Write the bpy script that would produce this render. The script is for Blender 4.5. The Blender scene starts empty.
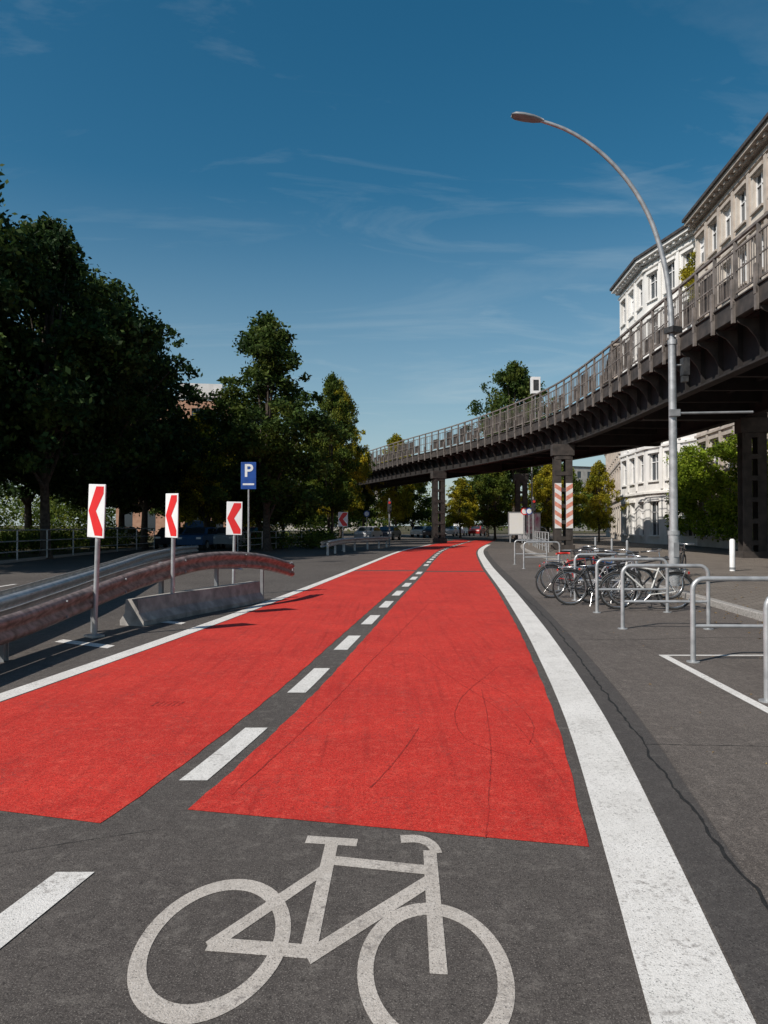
import bpy, math, random
import numpy as np
from mathutils import Vector, Matrix
random.seed(7); rng=np.random.default_rng(7)
S=bpy.context.scene
COL=S.collection
# ---------------------------------------------------------------- helpers
def lin(c): return tuple(c)+(1.0,)
def new_mat(name):
    m=bpy.data.materials.new(name); m.use_nodes=True
    nt=m.node_tree; return m,nt,nt.nodes['Principled BSDF']
def noise_mat(name,c1,c2,scale=3.0,rough=0.6,metal=0.0,bump=0.0,bscale=60,detail=6,lo=.35,hi=.65,spec=.5,stain=None):
    m,nt,b=new_mat(name); N=nt.nodes; L=nt.links
    tc=N.new('ShaderNodeTexCoord')
    n=N.new('ShaderNodeTexNoise'); n.inputs['Scale'].default_value=scale; n.inputs['Detail'].default_value=detail
    L.new(tc.outputs['Object'],n.inputs['Vector'])
    r=N.new('ShaderNodeValToRGB'); r.color_ramp.elements[0].position=lo; r.color_ramp.elements[1].position=hi
    r.color_ramp.elements[0].color=lin(c1); r.color_ramp.elements[1].color=lin(c2)
    L.new(n.outputs['Fac'],r.inputs['Fac']); out=r.outputs['Color']
    if stain:   # vertical run-off stains
        mp=N.new('ShaderNodeMapping'); mp.inputs['Scale'].default_value=(1.6,1.6,.18); L.new(tc.outputs['Object'],mp.inputs[0])
        n3=N.new('ShaderNodeTexNoise'); n3.inputs['Scale'].default_value=1.0; n3.inputs['Detail'].default_value=8; L.new(mp.outputs[0],n3.inputs['Vector'])
        mr=N.new('ShaderNodeMapRange'); mr.inputs['From Min'].default_value=.5; mr.inputs['From Max'].default_value=.75; mr.inputs['To Max'].default_value=.6; L.new(n3.outputs['Fac'],mr.inputs[0])
        x=N.new('ShaderNodeMix'); x.data_type='RGBA'; L.new(mr.outputs[0],x.inputs[0]); L.new(out,x.inputs[6]); x.inputs[7].default_value=lin(stain); out=x.outputs[2]
    L.new(out,b.inputs['Base Color'])
    b.inputs['Roughness'].default_value=rough; b.inputs['Metallic'].default_value=metal
    b.inputs['Specular IOR Level'].default_value=spec
    if bump>0:
        n2=N.new('ShaderNodeTexNoise'); n2.inputs['Scale'].default_value=bscale; n2.inputs['Detail'].default_value=4
        L.new(tc.outputs['Object'],n2.inputs['Vector'])
        bp=N.new('ShaderNodeBump'); bp.inputs['Strength'].default_value=bump; bp.inputs['Distance'].default_value=.01
        L.new(n2.outputs['Fac'],bp.inputs['Height']); L.new(bp.outputs['Normal'],b.inputs['Normal'])
    return m
def surf_mat(name,dark,light,speck,wear=None,wear_lo=.55,wear_hi=.7,patch=.5,rough=.85,streak=0.0,grain=.5,brick=None,blot=.45,gdark=.40):
    m,nt,b=new_mat(name); N=nt.nodes; L=nt.links
    tc=N.new('ShaderNodeTexCoord'); V=tc.outputs['Object']
    def noise(s,d=5,vec=V,ro=.5):
        n=N.new('ShaderNodeTexNoise'); n.inputs['Scale'].default_value=s; n.inputs['Detail'].default_value=d; n.inputs['Roughness'].default_value=ro
        L.new(vec,n.inputs['Vector']); return n.outputs['Fac']
    def ramp(f,a,c,hi=1.0):
        r=N.new('ShaderNodeMapRange'); r.inputs['From Min'].default_value=a; r.inputs['From Max'].default_value=c; r.inputs['To Max'].default_value=hi
        L.new(f,r.inputs['Value']); return r.outputs['Result']
    def mix(f,a,c):
        x=N.new('ShaderNodeMix'); x.data_type='RGBA'
        if hasattr(f,'links'): L.new(f,x.inputs[0])
        else: x.inputs[0].default_value=f
        for s,i in ((a,6),(c,7)):
            if isinstance(s,tuple): x.inputs[i].default_value=lin(s)
            else: L.new(s,x.inputs[i])
        return x.outputs[2]
    col=mix(ramp(noise(patch,7,ro=.6),.35,.65),dark,light)
    col=mix(ramp(noise(9.0,9,ro=.65),.50,.80),col,tuple(.5*(a+c2) for a,c2 in zip(light,speck)))
    col=mix(ramp(noise(22,8,ro=.8),.52,.36,grain*.7),col,tuple(x*gdark*1.3 for x in dark))
    col=mix(ramp(noise(50,6,ro=.8),.50,.36,grain),col,tuple(x*gdark for x in dark))
    fine=noise(150,3,ro=.7)
    col=mix(ramp(fine,.56,.66),col,speck)
    col=mix(ramp(noise(110,3,ro=.7),.43,.34,.95),col,tuple(x*.30 for x in dark))
    col=mix(ramp(noise(1.7,8,ro=.7),.56,.74,blot),col,tuple(x*.5 for x in dark))
    if brick:
        bt=N.new('ShaderNodeTexBrick'); bt.inputs['Scale'].default_value=brick; bt.inputs['Mortar Size'].default_value=.03; bt.inputs['Color1'].default_value=(0,0,0,1); bt.inputs['Color2'].default_value=(.25,.25,.25,1); bt.inputs['Mortar'].default_value=(.8,.8,.8,1)
        L.new(V,bt.inputs['Vector']); col=mix(bt.outputs['Color'],col,tuple(x*.35 for x in dark))
    if streak>0:
        for sc,rt in (((9,.5,1),.12),((16,.35,1),.08)):
            mp=N.new('ShaderNodeMapping'); mp.inputs['Scale'].default_value=sc; mp.inputs['Rotation'].default_value=(0,0,rt)
            L.new(V,mp.inputs['Vector'])
            s=ramp(noise(1.0,7,mp.outputs['Vector'],.6),.54,.80,streak)
            col=mix(s,col,tuple(x*.35 for x in dark))
    if wear:
        a=noise(26,10,ro=.7); c=noise(2.2,6)
        ad=N.new('ShaderNodeMath'); ad.operation='MULTIPLY_ADD'; ad.inputs[1].default_value=.5
        L.new(c,ad.inputs[0]); L.new(a,ad.inputs[2])
        sb=N.new('ShaderNodeMath'); sb.operation='SUBTRACT'; sb.inputs[1].default_value=.25; L.new(ad.outputs[0],sb.inputs[0])
        col=mix(ramp(sb.outputs[0],wear_lo,wear_hi),col,wear)
    L.new(col,b.inputs['Base Color'])
    b.inputs['Roughness'].default_value=rough; b.inputs['Specular IOR Level'].default_value=.3
    bp=N.new('ShaderNodeBump'); bp.inputs['Strength'].default_value=.8; bp.inputs['Distance'].default_value=.005
    L.new(fine,bp.inputs['Height']); L.new(bp.outputs['Normal'],b.inputs['Normal'])
    return m
class MB:
    def __init__(s): s.v=[]; s.f=[]; s.m=[]; s.sm=[]
    def add(s,vs,fs,mat=0,smooth=False):
        o=len(s.v); s.v+= [tuple(p) for p in vs]
        for f in fs: s.f.append(tuple(i+o for i in f)); s.m.append(mat); s.sm.append(smooth)
    def obox(s,o,ax,ay,a0,a1,b0,b1,z0,z1,mat=0):
        o=Vector(o); ax=Vector(ax); ay=Vector(ay); vs=[]
        for z in (z0,z1):
            for a,b in ((a0,b0),(a1,b0),(a1,b1),(a0,b1)):
                p=o+ax*a+ay*b; vs.append((p.x,p.y,o.z+z))
        s.add(vs,[(0,3,2,1),(4,5,6,7),(0,1,5,4),(1,2,6,5),(2,3,7,6),(3,0,4,7)],mat)
    def box(s,c,size,rz=0,mat=0):
        ca,sa=math.cos(rz),math.sin(rz); h=[x/2 for x in size]
        s.obox(c,(ca,sa,0),(-sa,ca,0),-h[0],h[0],-h[1],h[1],-h[2],h[2],mat)
    def tube(s,pts,r,n=8,mat=0,closed=False,caps=True,flat=1.0):
        P=[Vector(p) for p in pts]; k=len(P)
        R=r if isinstance(r,(list,tuple)) else [r]*k
        T=[]
        for i in range(k):
            a=P[(i-1)%k] if (closed or i>0) else P[i]; b=P[(i+1)%k] if (closed or i<k-1) else P[i]
            T.append((b-a).normalized())
        up=Vector((0,0,1)) if abs(T[0].z)<.9 else Vector((0,1,0))
        n1=T[0].cross(up).normalized(); vs=[]
        for i in range(k):
            if i: n1=(n1-T[i]*n1.dot(T[i])); n1.normalize()
            n2=T[i].cross(n1)
            for j in range(n):
                a=2*math.pi*j/n; vs.append(P[i]+n1*math.cos(a)*R[i]+n2*math.sin(a)*R[i]*flat)
        fs=[]
        for i in range(k if closed else k-1):
            q=(i+1)%k
            for j in range(n): fs.append((i*n+j,i*n+(j+1)%n,q*n+(j+1)%n,q*n+j))
        s.add(vs,fs,mat,True)
        if caps and not closed:
            s.add(vs[:n],[tuple(range(n))],mat); s.add(vs[-n:],[tuple(range(n))[::-1]],mat)
    def ring(s,c,ax,ay,R,r,n=28,m=6,mat=0,a0=0,a1=2*math.pi):
        c=Vector(c); ax=Vector(ax); ay=Vector(ay); full=abs(a1-a0-2*math.pi)<1e-4
        k=n if full else n+1
        s.tube([c+ax*R*math.cos(a0+(a1-a0)*i/n)+ay*R*math.sin(a0+(a1-a0)*i/n) for i in range(k)],r,m,mat,closed=full)
    def sweep(s,path,prof,mat=0,smooth=False):
        P=[Vector(p) for p in path]; k=len(P); n=len(prof); vs=[]
        for i in range(k):
            t=(P[min(i+1,k-1)]-P[max(i-1,0)]); t.z=0; t.normalize(); rgt=Vector((t.y,-t.x,0))
            for a,z in prof: vs.append(P[i]+rgt*a+Vector((0,0,z)))
        fs=[(i*n+j,i*n+j+1,(i+1)*n+j+1,(i+1)*n+j) for i in range(k-1) for j in range(n-1)]
        s.add(vs,fs,mat,smooth)
    def poly(s,pts,z,mat=0):
        s.add([(x,y,z) for x,y in pts],[tuple(range(len(pts)))],mat)
    def prism(s,pts,z0,z1,mat=0):
        n=len(pts); vs=[(x,y,z0) for x,y in pts]+[(x,y,z1) for x,y in pts]
        s.add(vs,[tuple(range(n))[::-1],tuple(range(n,2*n))]+[(i,(i+1)%n,n+(i+1)%n,n+i) for i in range(n)],mat)
    def obj(s,name,mats,parent=None,loc=None,rz=0,bevel=0):
        me=bpy.data.meshes.new(name); me.from_pydata(s.v,[],s.f)
        for m in mats: me.materials.append(m)
        me.polygons.foreach_set('material_index',s.m); me.polygons.foreach_set('use_smooth',s.sm); me.update()
        ob=bpy.data.objects.new(name,me); COL.objects.link(ob)
        if parent: ob.parent=parent
        if loc: ob.location=loc
        ob.rotation_euler=(0,0,rz)
        if bevel:
            b=ob.modifiers.new('bevel','BEVEL'); b.width=bevel; b.segments=2; b.limit_method='ANGLE'
        return ob
def empty(name,loc=(0,0,0),rz=0,sc=1):
    e=bpy.data.objects.new(name,None); COL.objects.link(e); e.location=loc; e.rotation_euler=(0,0,rz); e.scale=(sc,)*3
    e.empty_display_size=.2; return e
def spline(tab):
    ys=np.array([t[0] for t in tab],float); xs=np.array([t[1] for t in tab],float)
    m=np.gradient(xs,ys)
    def f(y):
        y=float(y)
        if y<=ys[0]: return xs[0]+m[0]*(y-ys[0])
        if y>=ys[-1]: return xs[-1]+m[-1]*(y-ys[-1])
        i=int(np.searchsorted(ys,y,side='right')-1); h=ys[i+1]-ys[i]; t=(y-ys[i])/h
        return (2*t**3-3*t*t+1)*xs[i]+(t**3-2*t*t+t)*h*m[i]+(-2*t**3+3*t*t)*xs[i+1]+(t**3-t*t)*h*m[i+1]
    return f
def smooth_path(pts,step):
    P=[np.array(p,float) for p in pts]; out=[]
    for i in range(len(P)-1):
        p0=P[max(i-1,0)];p1=P[i];p2=P[i+1];p3=P[min(i+2,len(P)-1)]
        for t in np.linspace(0,1,24,endpoint=False):
            out.append(.5*((2*p1)+(-p0+p2)*t+(2*p0-5*p1+4*p2-p3)*t*t+(-p0+3*p1-3*p2+p3)*t**3))
    out.append(P[-1]); out=np.array(out)
    d=np.r_[0,np.cumsum(np.linalg.norm(np.diff(out,axis=0),axis=1))]
    n=max(2,int(round(d[-1]/step))+1); s=np.linspace(0,d[-1],n)
    return [tuple(np.interp(x,d,out[:,k]) for k in range(out.shape[1])) for x in s]
# ---------------------------------------------------------------- materials
A_D,A_L,A_S=(.072,.062,.057),(.105,.093,.085),(.27,.245,.22)
M_road=surf_mat('asphalt',A_D,A_L,A_S,patch=.35,streak=.28,grain=.85)
M_road2=surf_mat('asphalt_parking',(.092,.078,.070),(.135,.117,.105),(.30,.26,.23),patch=.5,streak=.35,grain=.8)
M_tar=surf_mat('tar_seam',(.014,.014,.015),(.022,.022,.022),(.04,.04,.04))
M_seam=surf_mat('new_asphalt_joint',(.060,.054,.052),(.078,.070,.066),(.15,.14,.13))
M_mark=surf_mat('tyre_mark',(.20,.02,.016),(.33,.025,.018),(.4,.05,.04),wear=(.45,.025,.018),wear_lo=.48,wear_hi=.56)
M_red=surf_mat('red_lane_coating',(.47,.022,.015),(.62,.036,.023),(.76,.14,.095),wear=(.22,.05,.042),wear_lo=.57,wear_hi=.80,patch=.8,streak=.42,rough=.8,grain=.75,gdark=.5,blot=.40)
M_white=surf_mat('white_road_paint',(.62,.60,.57),(.75,.73,.70),(.80,.78,.76),wear=(.28,.26,.245),wear_lo=.57,wear_hi=.74,patch=2,rough=.7,grain=.2,streak=.14,blot=.12)
M_sym=surf_mat('symbol_road_paint',(.43,.39,.35),(.53,.485,.44),(.62,.58,.54),wear=(.17,.15,.14),wear_lo=.56,wear_hi=.76,patch=3,rough=.75,grain=.4,blot=.2)
M_pave=surf_mat('pavement',(.17,.145,.125),(.24,.21,.18),(.32,.28,.25),patch=.9,brick=1.6)
M_kerb=noise_mat('granite_kerb',(.20,.19,.18),(.36,.34,.32),30,.8,bump=.3)
M_ground=noise_mat('ground',(.045,.05,.025),(.11,.09,.055),.4,.95,bump=.4,bscale=8,spec=.1)
M_galv=noise_mat('galvanised_steel',(.33,.34,.35),(.50,.51,.52),6,.42,.45,bump=.08)
M_galvd=noise_mat('grey_painted_steel',(.20,.21,.22),(.30,.31,.32),4,.5,.2)
M_rail=noise_mat('weathered_rail_lane_reflection',(.15,.11,.095),(.35,.27,.245),9,.5,.3,bump=.15,bscale=20,detail=9)  # weathered galvanised steel, red lane's reflection painted in as a warm tint
M_conc=noise_mat('concrete',(.22,.21,.20),(.40,.38,.355),5,.85,bump=.3,bscale=40,detail=9,stain=(.12,.11,.10))
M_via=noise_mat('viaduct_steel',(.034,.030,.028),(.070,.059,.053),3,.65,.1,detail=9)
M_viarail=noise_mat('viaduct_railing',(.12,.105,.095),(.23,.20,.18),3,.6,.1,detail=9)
M_viad=noise_mat('viaduct_steel_shaded',(.010,.009,.009),(.024,.020,.019),2,.8)  # darker copy of the viaduct steel, shade under the deck put into its colour
M_black=noise_mat('rubber',(.012,.012,.012),(.03,.03,.03),20,.7)
M_dark=noise_mat('dark_plastic',(.02,.02,.022),(.05,.05,.05),10,.5)
M_wsign=noise_mat('sign_white',(.70,.70,.70),(.80,.80,.80),3,.4)
M_rsign=noise_mat('sign_red',(.60,.012,.015),(.70,.02,.02),3,.4)
M_bsign=noise_mat('sign_blue',(.01,.05,.24),(.015,.08,.34),3,.4)
M_osign=noise_mat('faded_red',(.55,.20,.14),(.70,.32,.24),6,.6)
M_redp=noise_mat('red_plastic',(.5,.03,.02),(.6,.04,.03),4,.4)
M_chrome=noise_mat('bike_metal',(.45,.45,.46),(.6,.6,.6),10,.25,.9)
M_bark=noise_mat('bark',(.035,.026,.02),(.09,.07,.055),8,.9,bump=.8,bscale=14)
M_wall1=noise_mat('render_cream',(.48,.43,.38),(.58,.53,.47),1.2,.85,bump=.1,stain=(.36,.32,.28))
M_trim1=noise_mat('stone_trim',(.36,.31,.27),(.48,.43,.38),2,.85,stain=(.25,.21,.18))
M_wall2=noise_mat('render_white',(.66,.65,.63),(.78,.77,.75),.8,.85,bump=.1,stain=(.55,.53,.50))
M_roof=noise_mat('dark_roof',(.035,.03,.03),(.07,.062,.06),3,.7)
M_brick=noise_mat('pale_orange_render',(.42,.22,.14),(.52,.30,.20),2,.85)
def glass():
    m,nt,b=new_mat('window_glass'); b.inputs['Base Color'].default_value=(.03,.04,.05,1); b.inputs['Roughness'].default_value=.08
    b.inputs['Specular IOR Level'].default_value=.8; return m
M_glass=glass()
def leaf_mat(name,dark,mid,light,tr=.35,sc=.55):
    m,nt,b=new_mat(name); N=nt.nodes; L=nt.links
    tc=N.new('ShaderNodeTexCoord'); n=N.new('ShaderNodeTexNoise'); n.inputs['Scale'].default_value=sc; n.inputs['Detail'].default_value=9; n.inputs['Roughness'].default_value=.65
    L.new(tc.outputs['Object'],n.inputs['Vector'])
    r=N.new('ShaderNodeValToRGB'); e=r.color_ramp.elements; e[0].position=.36; e[0].color=lin(dark); e[1].position=.66; e[1].color=lin(light)
    k=e.new(.5); k.color=lin(mid)
    L.new(n.outputs['Fac'],r.inputs['Fac'])
    ge=N.new('ShaderNodeNewGeometry'); mr=N.new('ShaderNodeMapRange'); mr.inputs['To Min'].default_value=.5; mr.inputs['To Max'].default_value=1.55
    L.new(ge.outputs['Random Per Island'],mr.inputs[0])
    hv=N.new('ShaderNodeHueSaturation'); L.new(mr.outputs[0],hv.inputs['Value']); L.new(r.outputs['Color'],hv.inputs['Color'])
    C=hv.outputs['Color']
    L.new(C,b.inputs['Base Color'])
    b.inputs['Roughness'].default_value=.6; b.inputs['Specular IOR Level'].default_value=.15
    t=N.new('ShaderNodeBsdfTranslucent'); L.new(C,t.inputs['Color'])
    mx=N.new('ShaderNodeMixShader'); mx.inputs[0].default_value=tr
    L.new(b.outputs[0],mx.inputs[1]); L.new(t.outputs[0],mx.inputs[2]); L.new(mx.outputs[0],N['Material Output'].inputs[0])
    return m
M_lf=leaf_mat('foliage_dark',(.012,.030,.010),(.027,.054,.014),(.068,.100,.020),.3)
M_lfm=leaf_mat('foliage_mid',(.020,.042,.012),(.052,.086,.018),(.13,.15,.024),.38)
M_lf2=leaf_mat('foliage_green',(.026,.055,.012),(.08,.118,.018),(.17,.18,.024),.42)
M_lf3=leaf_mat('foliage_yellow',(.12,.14,.015),(.30,.27,.022),(.48,.37,.03),.5)
M_ivy=leaf_mat('ivy_leaves',(.09,.14,.016),(.20,.29,.026),(.36,.42,.045),.5,sc=2)
# ---------------------------------------------------------------- ground + roads
g=MB(); g.poly([(-900,-200),(900,-200),(900,1500),(-900,1500)],-.012); g.obj('ground',[M_ground])
fc=spline([(-4,-2.75),(0,-2.05),(3,-1.5),(4.67,-1.19),(7.1,-.83),(10,-.50),(15.8,.15),(24,1.10),(33.8,2.15),(47,3.75),(65,7.0),(90,12),(130,21)])
fr=spline([(-4,-.35),(0,.40),(2.37,.852),(3.76,1.10),(5.51,1.40),(9.47,1.93),(15.8,2.62),(29.6,3.95),(47,6.0),(65,9.3),(90,14.5),(130,23.5)])
fl=spline([(-4,-5.1),(0,-4.5),(4.2,-3.87),(6.7,-3.47),(11,-2.83),(16.4,-2.13),(24,-1.25),(31,-.5),(47,1.4),(65,4.9),(90,9.7),(130,18.5)])
fk=spline([(-6,4.7),(5,5.7),(12,6.25),(18,6.65),(30,7.3),(42,8.2),(52,9.6),(65,12.5),(90,18),(130,28)])
def ys(a,b,n): return list(np.linspace(a,b,n))
r=MB(); Y=ys(-12,130,120)
r.add([(-15.5-.02*y if y<40 else -16,y,0) for y in Y]+[(fk(y)+.05,y,0) for y in Y],[(i,i+1,121+i-0,120+i) for i in range(119)])
r.obj('road',[M_road])
pk=MB(); Y=ys(-10,50,80)
pk.add([(fr(y)+.62,y,.002) for y in Y]+[(fk(y),y,.002) for y in Y],[(i,i+1,81+i,80+i) for i in range(79)])
pk.obj('parking_strip',[M_road2])
def strip(mb,fa,fb,a0,b0,y1,z,n=60,mat=0,a1=None):
    ya=np.linspace(a0,y1,n); yb=np.linspace(b0,y1,n)
    mb.add([(fa(y),y,z) for y in ya]+[(fb(y),y,z) for y in yb],[(i,n+i,n+i+1,i+1) for i in range(n-1)],mat)
red=MB()
cl=lambda y:fc(y)-.20+.005*math.sin(y*9)+.004*math.sin(y*23)
cr=lambda y:fc(y)+.175+.005*math.sin(y*8+1)+.004*math.sin(y*21)
rr=lambda y:fr(y)-.075-.02*min(1,max(0,(y-4)/8))+.005*math.sin(y*7)
ll=lambda y:fl(y)+.02
strip(red,ll,cl,4.62,3.99,25.6,.003,160); strip(red,cr,rr,4.18,3.70,25.2,.003,160)
strip(red,ll,cl,26.1,26.1,78,.003); strip(red,cr,rr,25.7,25.7,78,.003)
red.obj('red_cycle_lane',[M_red])
ln=MB(); LZ=.0045
strip(ln,fr,lambda y:fr(y)+.335,-4,-4,60,LZ,90)
strip(ln,lambda y:fl(y)-.22,lambda y:fl(y),-4,-4,60,LZ,90)
y=3.43-1.2-2.42
while y<70:
    if not(24.5<y<26.5):
        strip(ln,lambda q:fc(q)-.088,lambda q:fc(q)+.088,y,y,y+1.2,LZ,5)
    y+=2.42
for yy in (9.6,11.9):
    x0=fl(yy)-.55
    ln.poly([(x0,yy),(x0+.02,yy+.22),(x0-.9,yy+.75),(x0-.92,yy+.53)],LZ)
ln.poly([(3.24,6.0),(3.34,6.0),(3.47,9.12),(3.37,9.12)],LZ); ln.poly([(3.472,9.05),(5.6,9.05),(5.6,9.12),(3.472,9.12)],LZ)
for k in range(14):
    yy=5+k*6.0; ln.poly([(-10.2+.01*yy,yy),(-10.08+.01*yy,yy),(-10.05+.01*yy,yy+3),(-10.17+.01*yy,yy+3)],LZ)
ln.obj('road_marking_lines',[M_white])
tj=MB()
def ribbon(pts,w,z,mat=0,jit=0.0):
    P=smooth_path(pts,.06); n=len(P); vs=[]; jx=0
    for i,(x,y) in enumerate(P):
        a=P[max(i-1,0)]; b=P[min(i+1,n-1)]; d=math.hypot(b[0]-a[0],b[1]-a[1]) or 1; nx,ny=-(b[1]-a[1])/d,(b[0]-a[0])/d
        jx=jx*.7+random.uniform(-jit,jit); ww=w*random.uniform(.35,1.2)/2
        vs+=[(x+nx*(jx-ww),y+ny*(jx-ww),z),(x+nx*(jx+ww),y+ny*(jx+ww),z)]
    tj.add(vs,[(2*i,2*i+1,2*i+3,2*i+2) for i in range(n-1)],mat)
ribbon([(1.45,1.6),(1.60,3.0),(1.72,4.2),(1.88,5.4),(2.25,8.2),(2.8,13),(3.4,20)],.022,.0045,0,.012)
ribbon([(1.60,3.1),(1.75,2.9),(1.95,2.3),(2.0,1.9)],.012,.0045,0,.014)
ribbon([(1.88,5.42),(2.8,5.36),(4.2,5.30),(5.5,5.3)],.009,.0045,0,.004)
ribbon([(2.6,10.4),(3.4,10.3),(4.6,10.5),(5.9,10.4)],.016,.0045,0,.008)
ribbon([(-.085,4.52),(.05,4.95),(.28,5.85)],.011,.0045,1,.003)
ribbon([(.52,3.8),(.62,4.4),(.80,5.6),(.95,7.2)],.010,.0045,1,.003)
ribbon([(.86,7.9),(1.15,7.0),(1.2,6.0),(1.05,5.4)],.010,.0045,1,.004)
ribbon([(.4,9.5),(.7,7.8),(1.0,6.4),(1.1,5.2)],.009,.0045,1,.004)
ribbon([(1.0,5.0),(.6,5.6),(.7,6.8),(1.3,8.4)],.008,.0045,1,.004)
ribbon([(-.9,4.4),(-.5,6.5),(-.1,9),(.9,15)],.012,.0045,1,.004)
for k in range(6): ribbon([(-2.05+.045*k,6.55),(-2.03+.045*k,6.72)],.02,.0045,1,.004)
ribbon([(-3.0,3.0),(-1.9,3.6),(-1.2,3.9)],.005,.003,0,.004)
tj.obj('road_cracks',[M_tar,M_mark])
sm=MB(); strip(sm,lambda y:fr(y)+.345,lambda y:fr(y)+.61,-4,-4,45,.003,60); sm.obj('asphalt_joint_strip',[M_seam])
sy=MB(); KY=1.68
def SP(x,y): return (x,y/KY)
def seg(a,b,w):
    a=np.array(SP(*a));b=np.array(SP(*b)); d=b-a; d/=np.linalg.norm(d); nn=np.array((-d[1],d[0]))*w/2
    q=[a+nn,a-nn,b-nn,b+nn]; seg.z+=.00005; sy.poly([(p[0],p[1]*KY) for p in q][::1],seg.z)
seg.z=.002
def wheel(cx,cy,ro,ri,n=64):
    vs=[];
    for i in range(n):
        a=2*math.pi*i/n
        vs+=[(cx+ro*math.cos(a),cy+ro*math.sin(a)*KY,.0020),(cx+ri*math.cos(a),cy+ri*math.sin(a)*KY,.0020)]
    sy.add(vs,[(2*i,2*i+1,(2*i+3)%(2*n),(2*i+2)%(2*n)) for i in range(n)])
wheel(-.655,2.88,.290,.230); wheel(.182,2.69,.278,.220)
W=.064
seg((-.395,3.79),(-.135,3.75),.052); seg((-.262,3.77),(-.285,2.76),W); seg((-.275,3.56),(.225,3.45),.055)
seg((.21,3.36),(-.285,2.76),.060); seg((-.285,2.80),(-.67,2.85),.054); seg((-.272,3.47),(-.665,2.83),.054)
seg((.225,3.66),(.195,2.66),W)
hb=[]
for a in range(0,100,10):
    t=math.radians(a); hb.append((.15+.105*math.sin(t),3.63+.17*math.cos(t)))
for i in range(len(hb)-1): seg(hb[i],(hb[i+1][0]+.002,hb[i+1][1]-.004),.055)
seg((.155,3.797),(.085,3.79),.055)
sy.obj('bicycle_road_symbol',[M_sym])
pv=MB(); Y=ys(-10,130,90)
pv.add([(fk(y)+.16,y,.12) for y in Y]+[(60,y,.12) for y in Y],[(i,90+i,91+i,i+1) for i in range(89)],0)
pv.obj('pavement',[M_pave])
kb=MB(); kb.sweep([(fk(y),y,0) for y in Y],[(0,-.01),(0,.11),(.02,.127),(.155,.127),(.155,.1)]); kb.obj('kerb',[M_kerb])
lv=MB(); Y=ys(-10,120,40)
lv.add([(-70,y,.12) for y in Y]+[(-15.3-.02*min(y,40),y,.12) for y in Y],[(i,40+i,41+i,i+1) for i in range(39)],0)
lv.obj('tree_verge',[M_ground])
kb=MB(); kb.sweep([(-15.3-.02*min(y,40),y,0) for y in Y],[(-.0,.12),(.02,.127),(.14,.127),(.16,.11),(.16,-.01)]); kb.obj('kerb',[M_kerb])
# ---------------------------------------------------------------- guardrails
WP=[(0,.16),(.03,.155),(.08,.115),(.085,.07),(.02,.02),(.02,-.02),(.085,-.07),(.08,-.115),(.03,-.155),(0,-.16)]
WPb=[(-a,b) for a,b in WP]
e=empty('guardrail')
m=MB(); p=smooth_path([(-4.3,2.0,.40),(-4.32,5.0,.40),(-4.30,8.2,.41),(-4.25,10.2,.52),(-3.98,12.2,.73),(-3.36,13.8,.92),(-2.62,15.2,.86),(-2.08,16.6,.60)],.25)
m.sweep(p,WP,0,True); m.obj('rail',[M_rail],e)
p2=[(a-.28,b+.05,c-.02) for a,b,c in p[:-6]]
m=MB(); m.sweep(p2,WPb,0,True); m.obj('rear_rail',[M_galv],e)
m=MB()
for (x,y2,h) in ((-4.3,4.2,.50),(-4.3,6.4,.50),(-4.3,8.7,.50),(-4.18,11.1,.7),(-3.75,13.0,.95),(-3.12,14.5,1.0),(-2.46,15.9,.8)):
    m.obox((x-.16,y2,0),(1,0,0),(0,1,0),-.03,.03,-.06,-.045,0,h); m.obox((x-.16,y2,0),(1,0,0),(0,1,0),-.03,.03,.045,.06,0,h); m.obox((x-.16,y2,0),(1,0,0),(0,1,0),-.006,.006,-.045,.045,0,h)
m.tube([(p[-1][0],p[-1][1],p[-1][2]+.16),(p[-1][0]+.03,p[-1][1]+.06,p[-1][2]),(p[-1][0],p[-1][1],p[-1][2]-.16)],.03,8)
for i in range(3,len(p)-1,7):
    for dz in (-.1,.1):
        c=Vector(p[i])+Vector((.085,0,dz)); m.tube([c,c+Vector((.02,0,0))],.02,6)
m.obj('rail_posts',[M_galvd],e)
e=empty('guardrail')
m=MB(); p=smooth_path([(-4.9,2.5,.42),(-5.0,5.8,.42),(-5.15,9.1,.44),(-5.7,13.5,.50),(-6.6,18.5,.52),(-7.6,24,.55),(-8.3,30,.55),(-8.6,34,.5)],.4)
m.sweep(p,WP,0,True); m.obj('rail',[M_galv],e)
m=MB(); m.sweep([(a-.3,b,c) for a,b,c in p],WPb,0,True); m.obj('rear_rail',[M_galv],e)
m=MB()
for i in range(2,len(p),5): m.box((p[i][0]-.15,p[i][1],.28),(.12,.08,.56))
m.obj('rail_posts',[M_galvd],e)
e=empty('guardrail')
m=MB(); p=smooth_path([(-2.9,38,.6),(-2.5,42,.65),(-1.7,46,.65),(-.4,50,.65),(.3,53,.6)],.4); m.sweep(p,WP,0,True); m.sweep([(a-.3,b,c) for a,b,c in p],WPb,0,True)
for i in range(2,len(p),6): m.box((p[i][0]-.12,p[i][1],.33),(.12,.1,.66))
m.obj('rail',[M_galv],e)
m=MB(); PRC=[(.22,0),(.22,.08),(.13,.2),(.11,.42),(-.11,.42),(-.13,.2),(-.22,.08),(-.22,0)]
BP=[(-4.0,11.75,0),(-3.55,13.2,0),(-3.0,14.6,0),(-2.7,15.5,0)]
m.sweep(BP,PRC)
d=(Vector(BP[1])-Vector(BP[0])).normalized(); rg=Vector((d.y,-d.x,0))
m.add([Vector(BP[0])+rg*a+Vector((0,0,b)) for a,b in PRC],[tuple(range(8))])
d=(Vector(BP[3])-Vector(BP[2])).normalized(); rg=Vector((d.y,-d.x,0))
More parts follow.
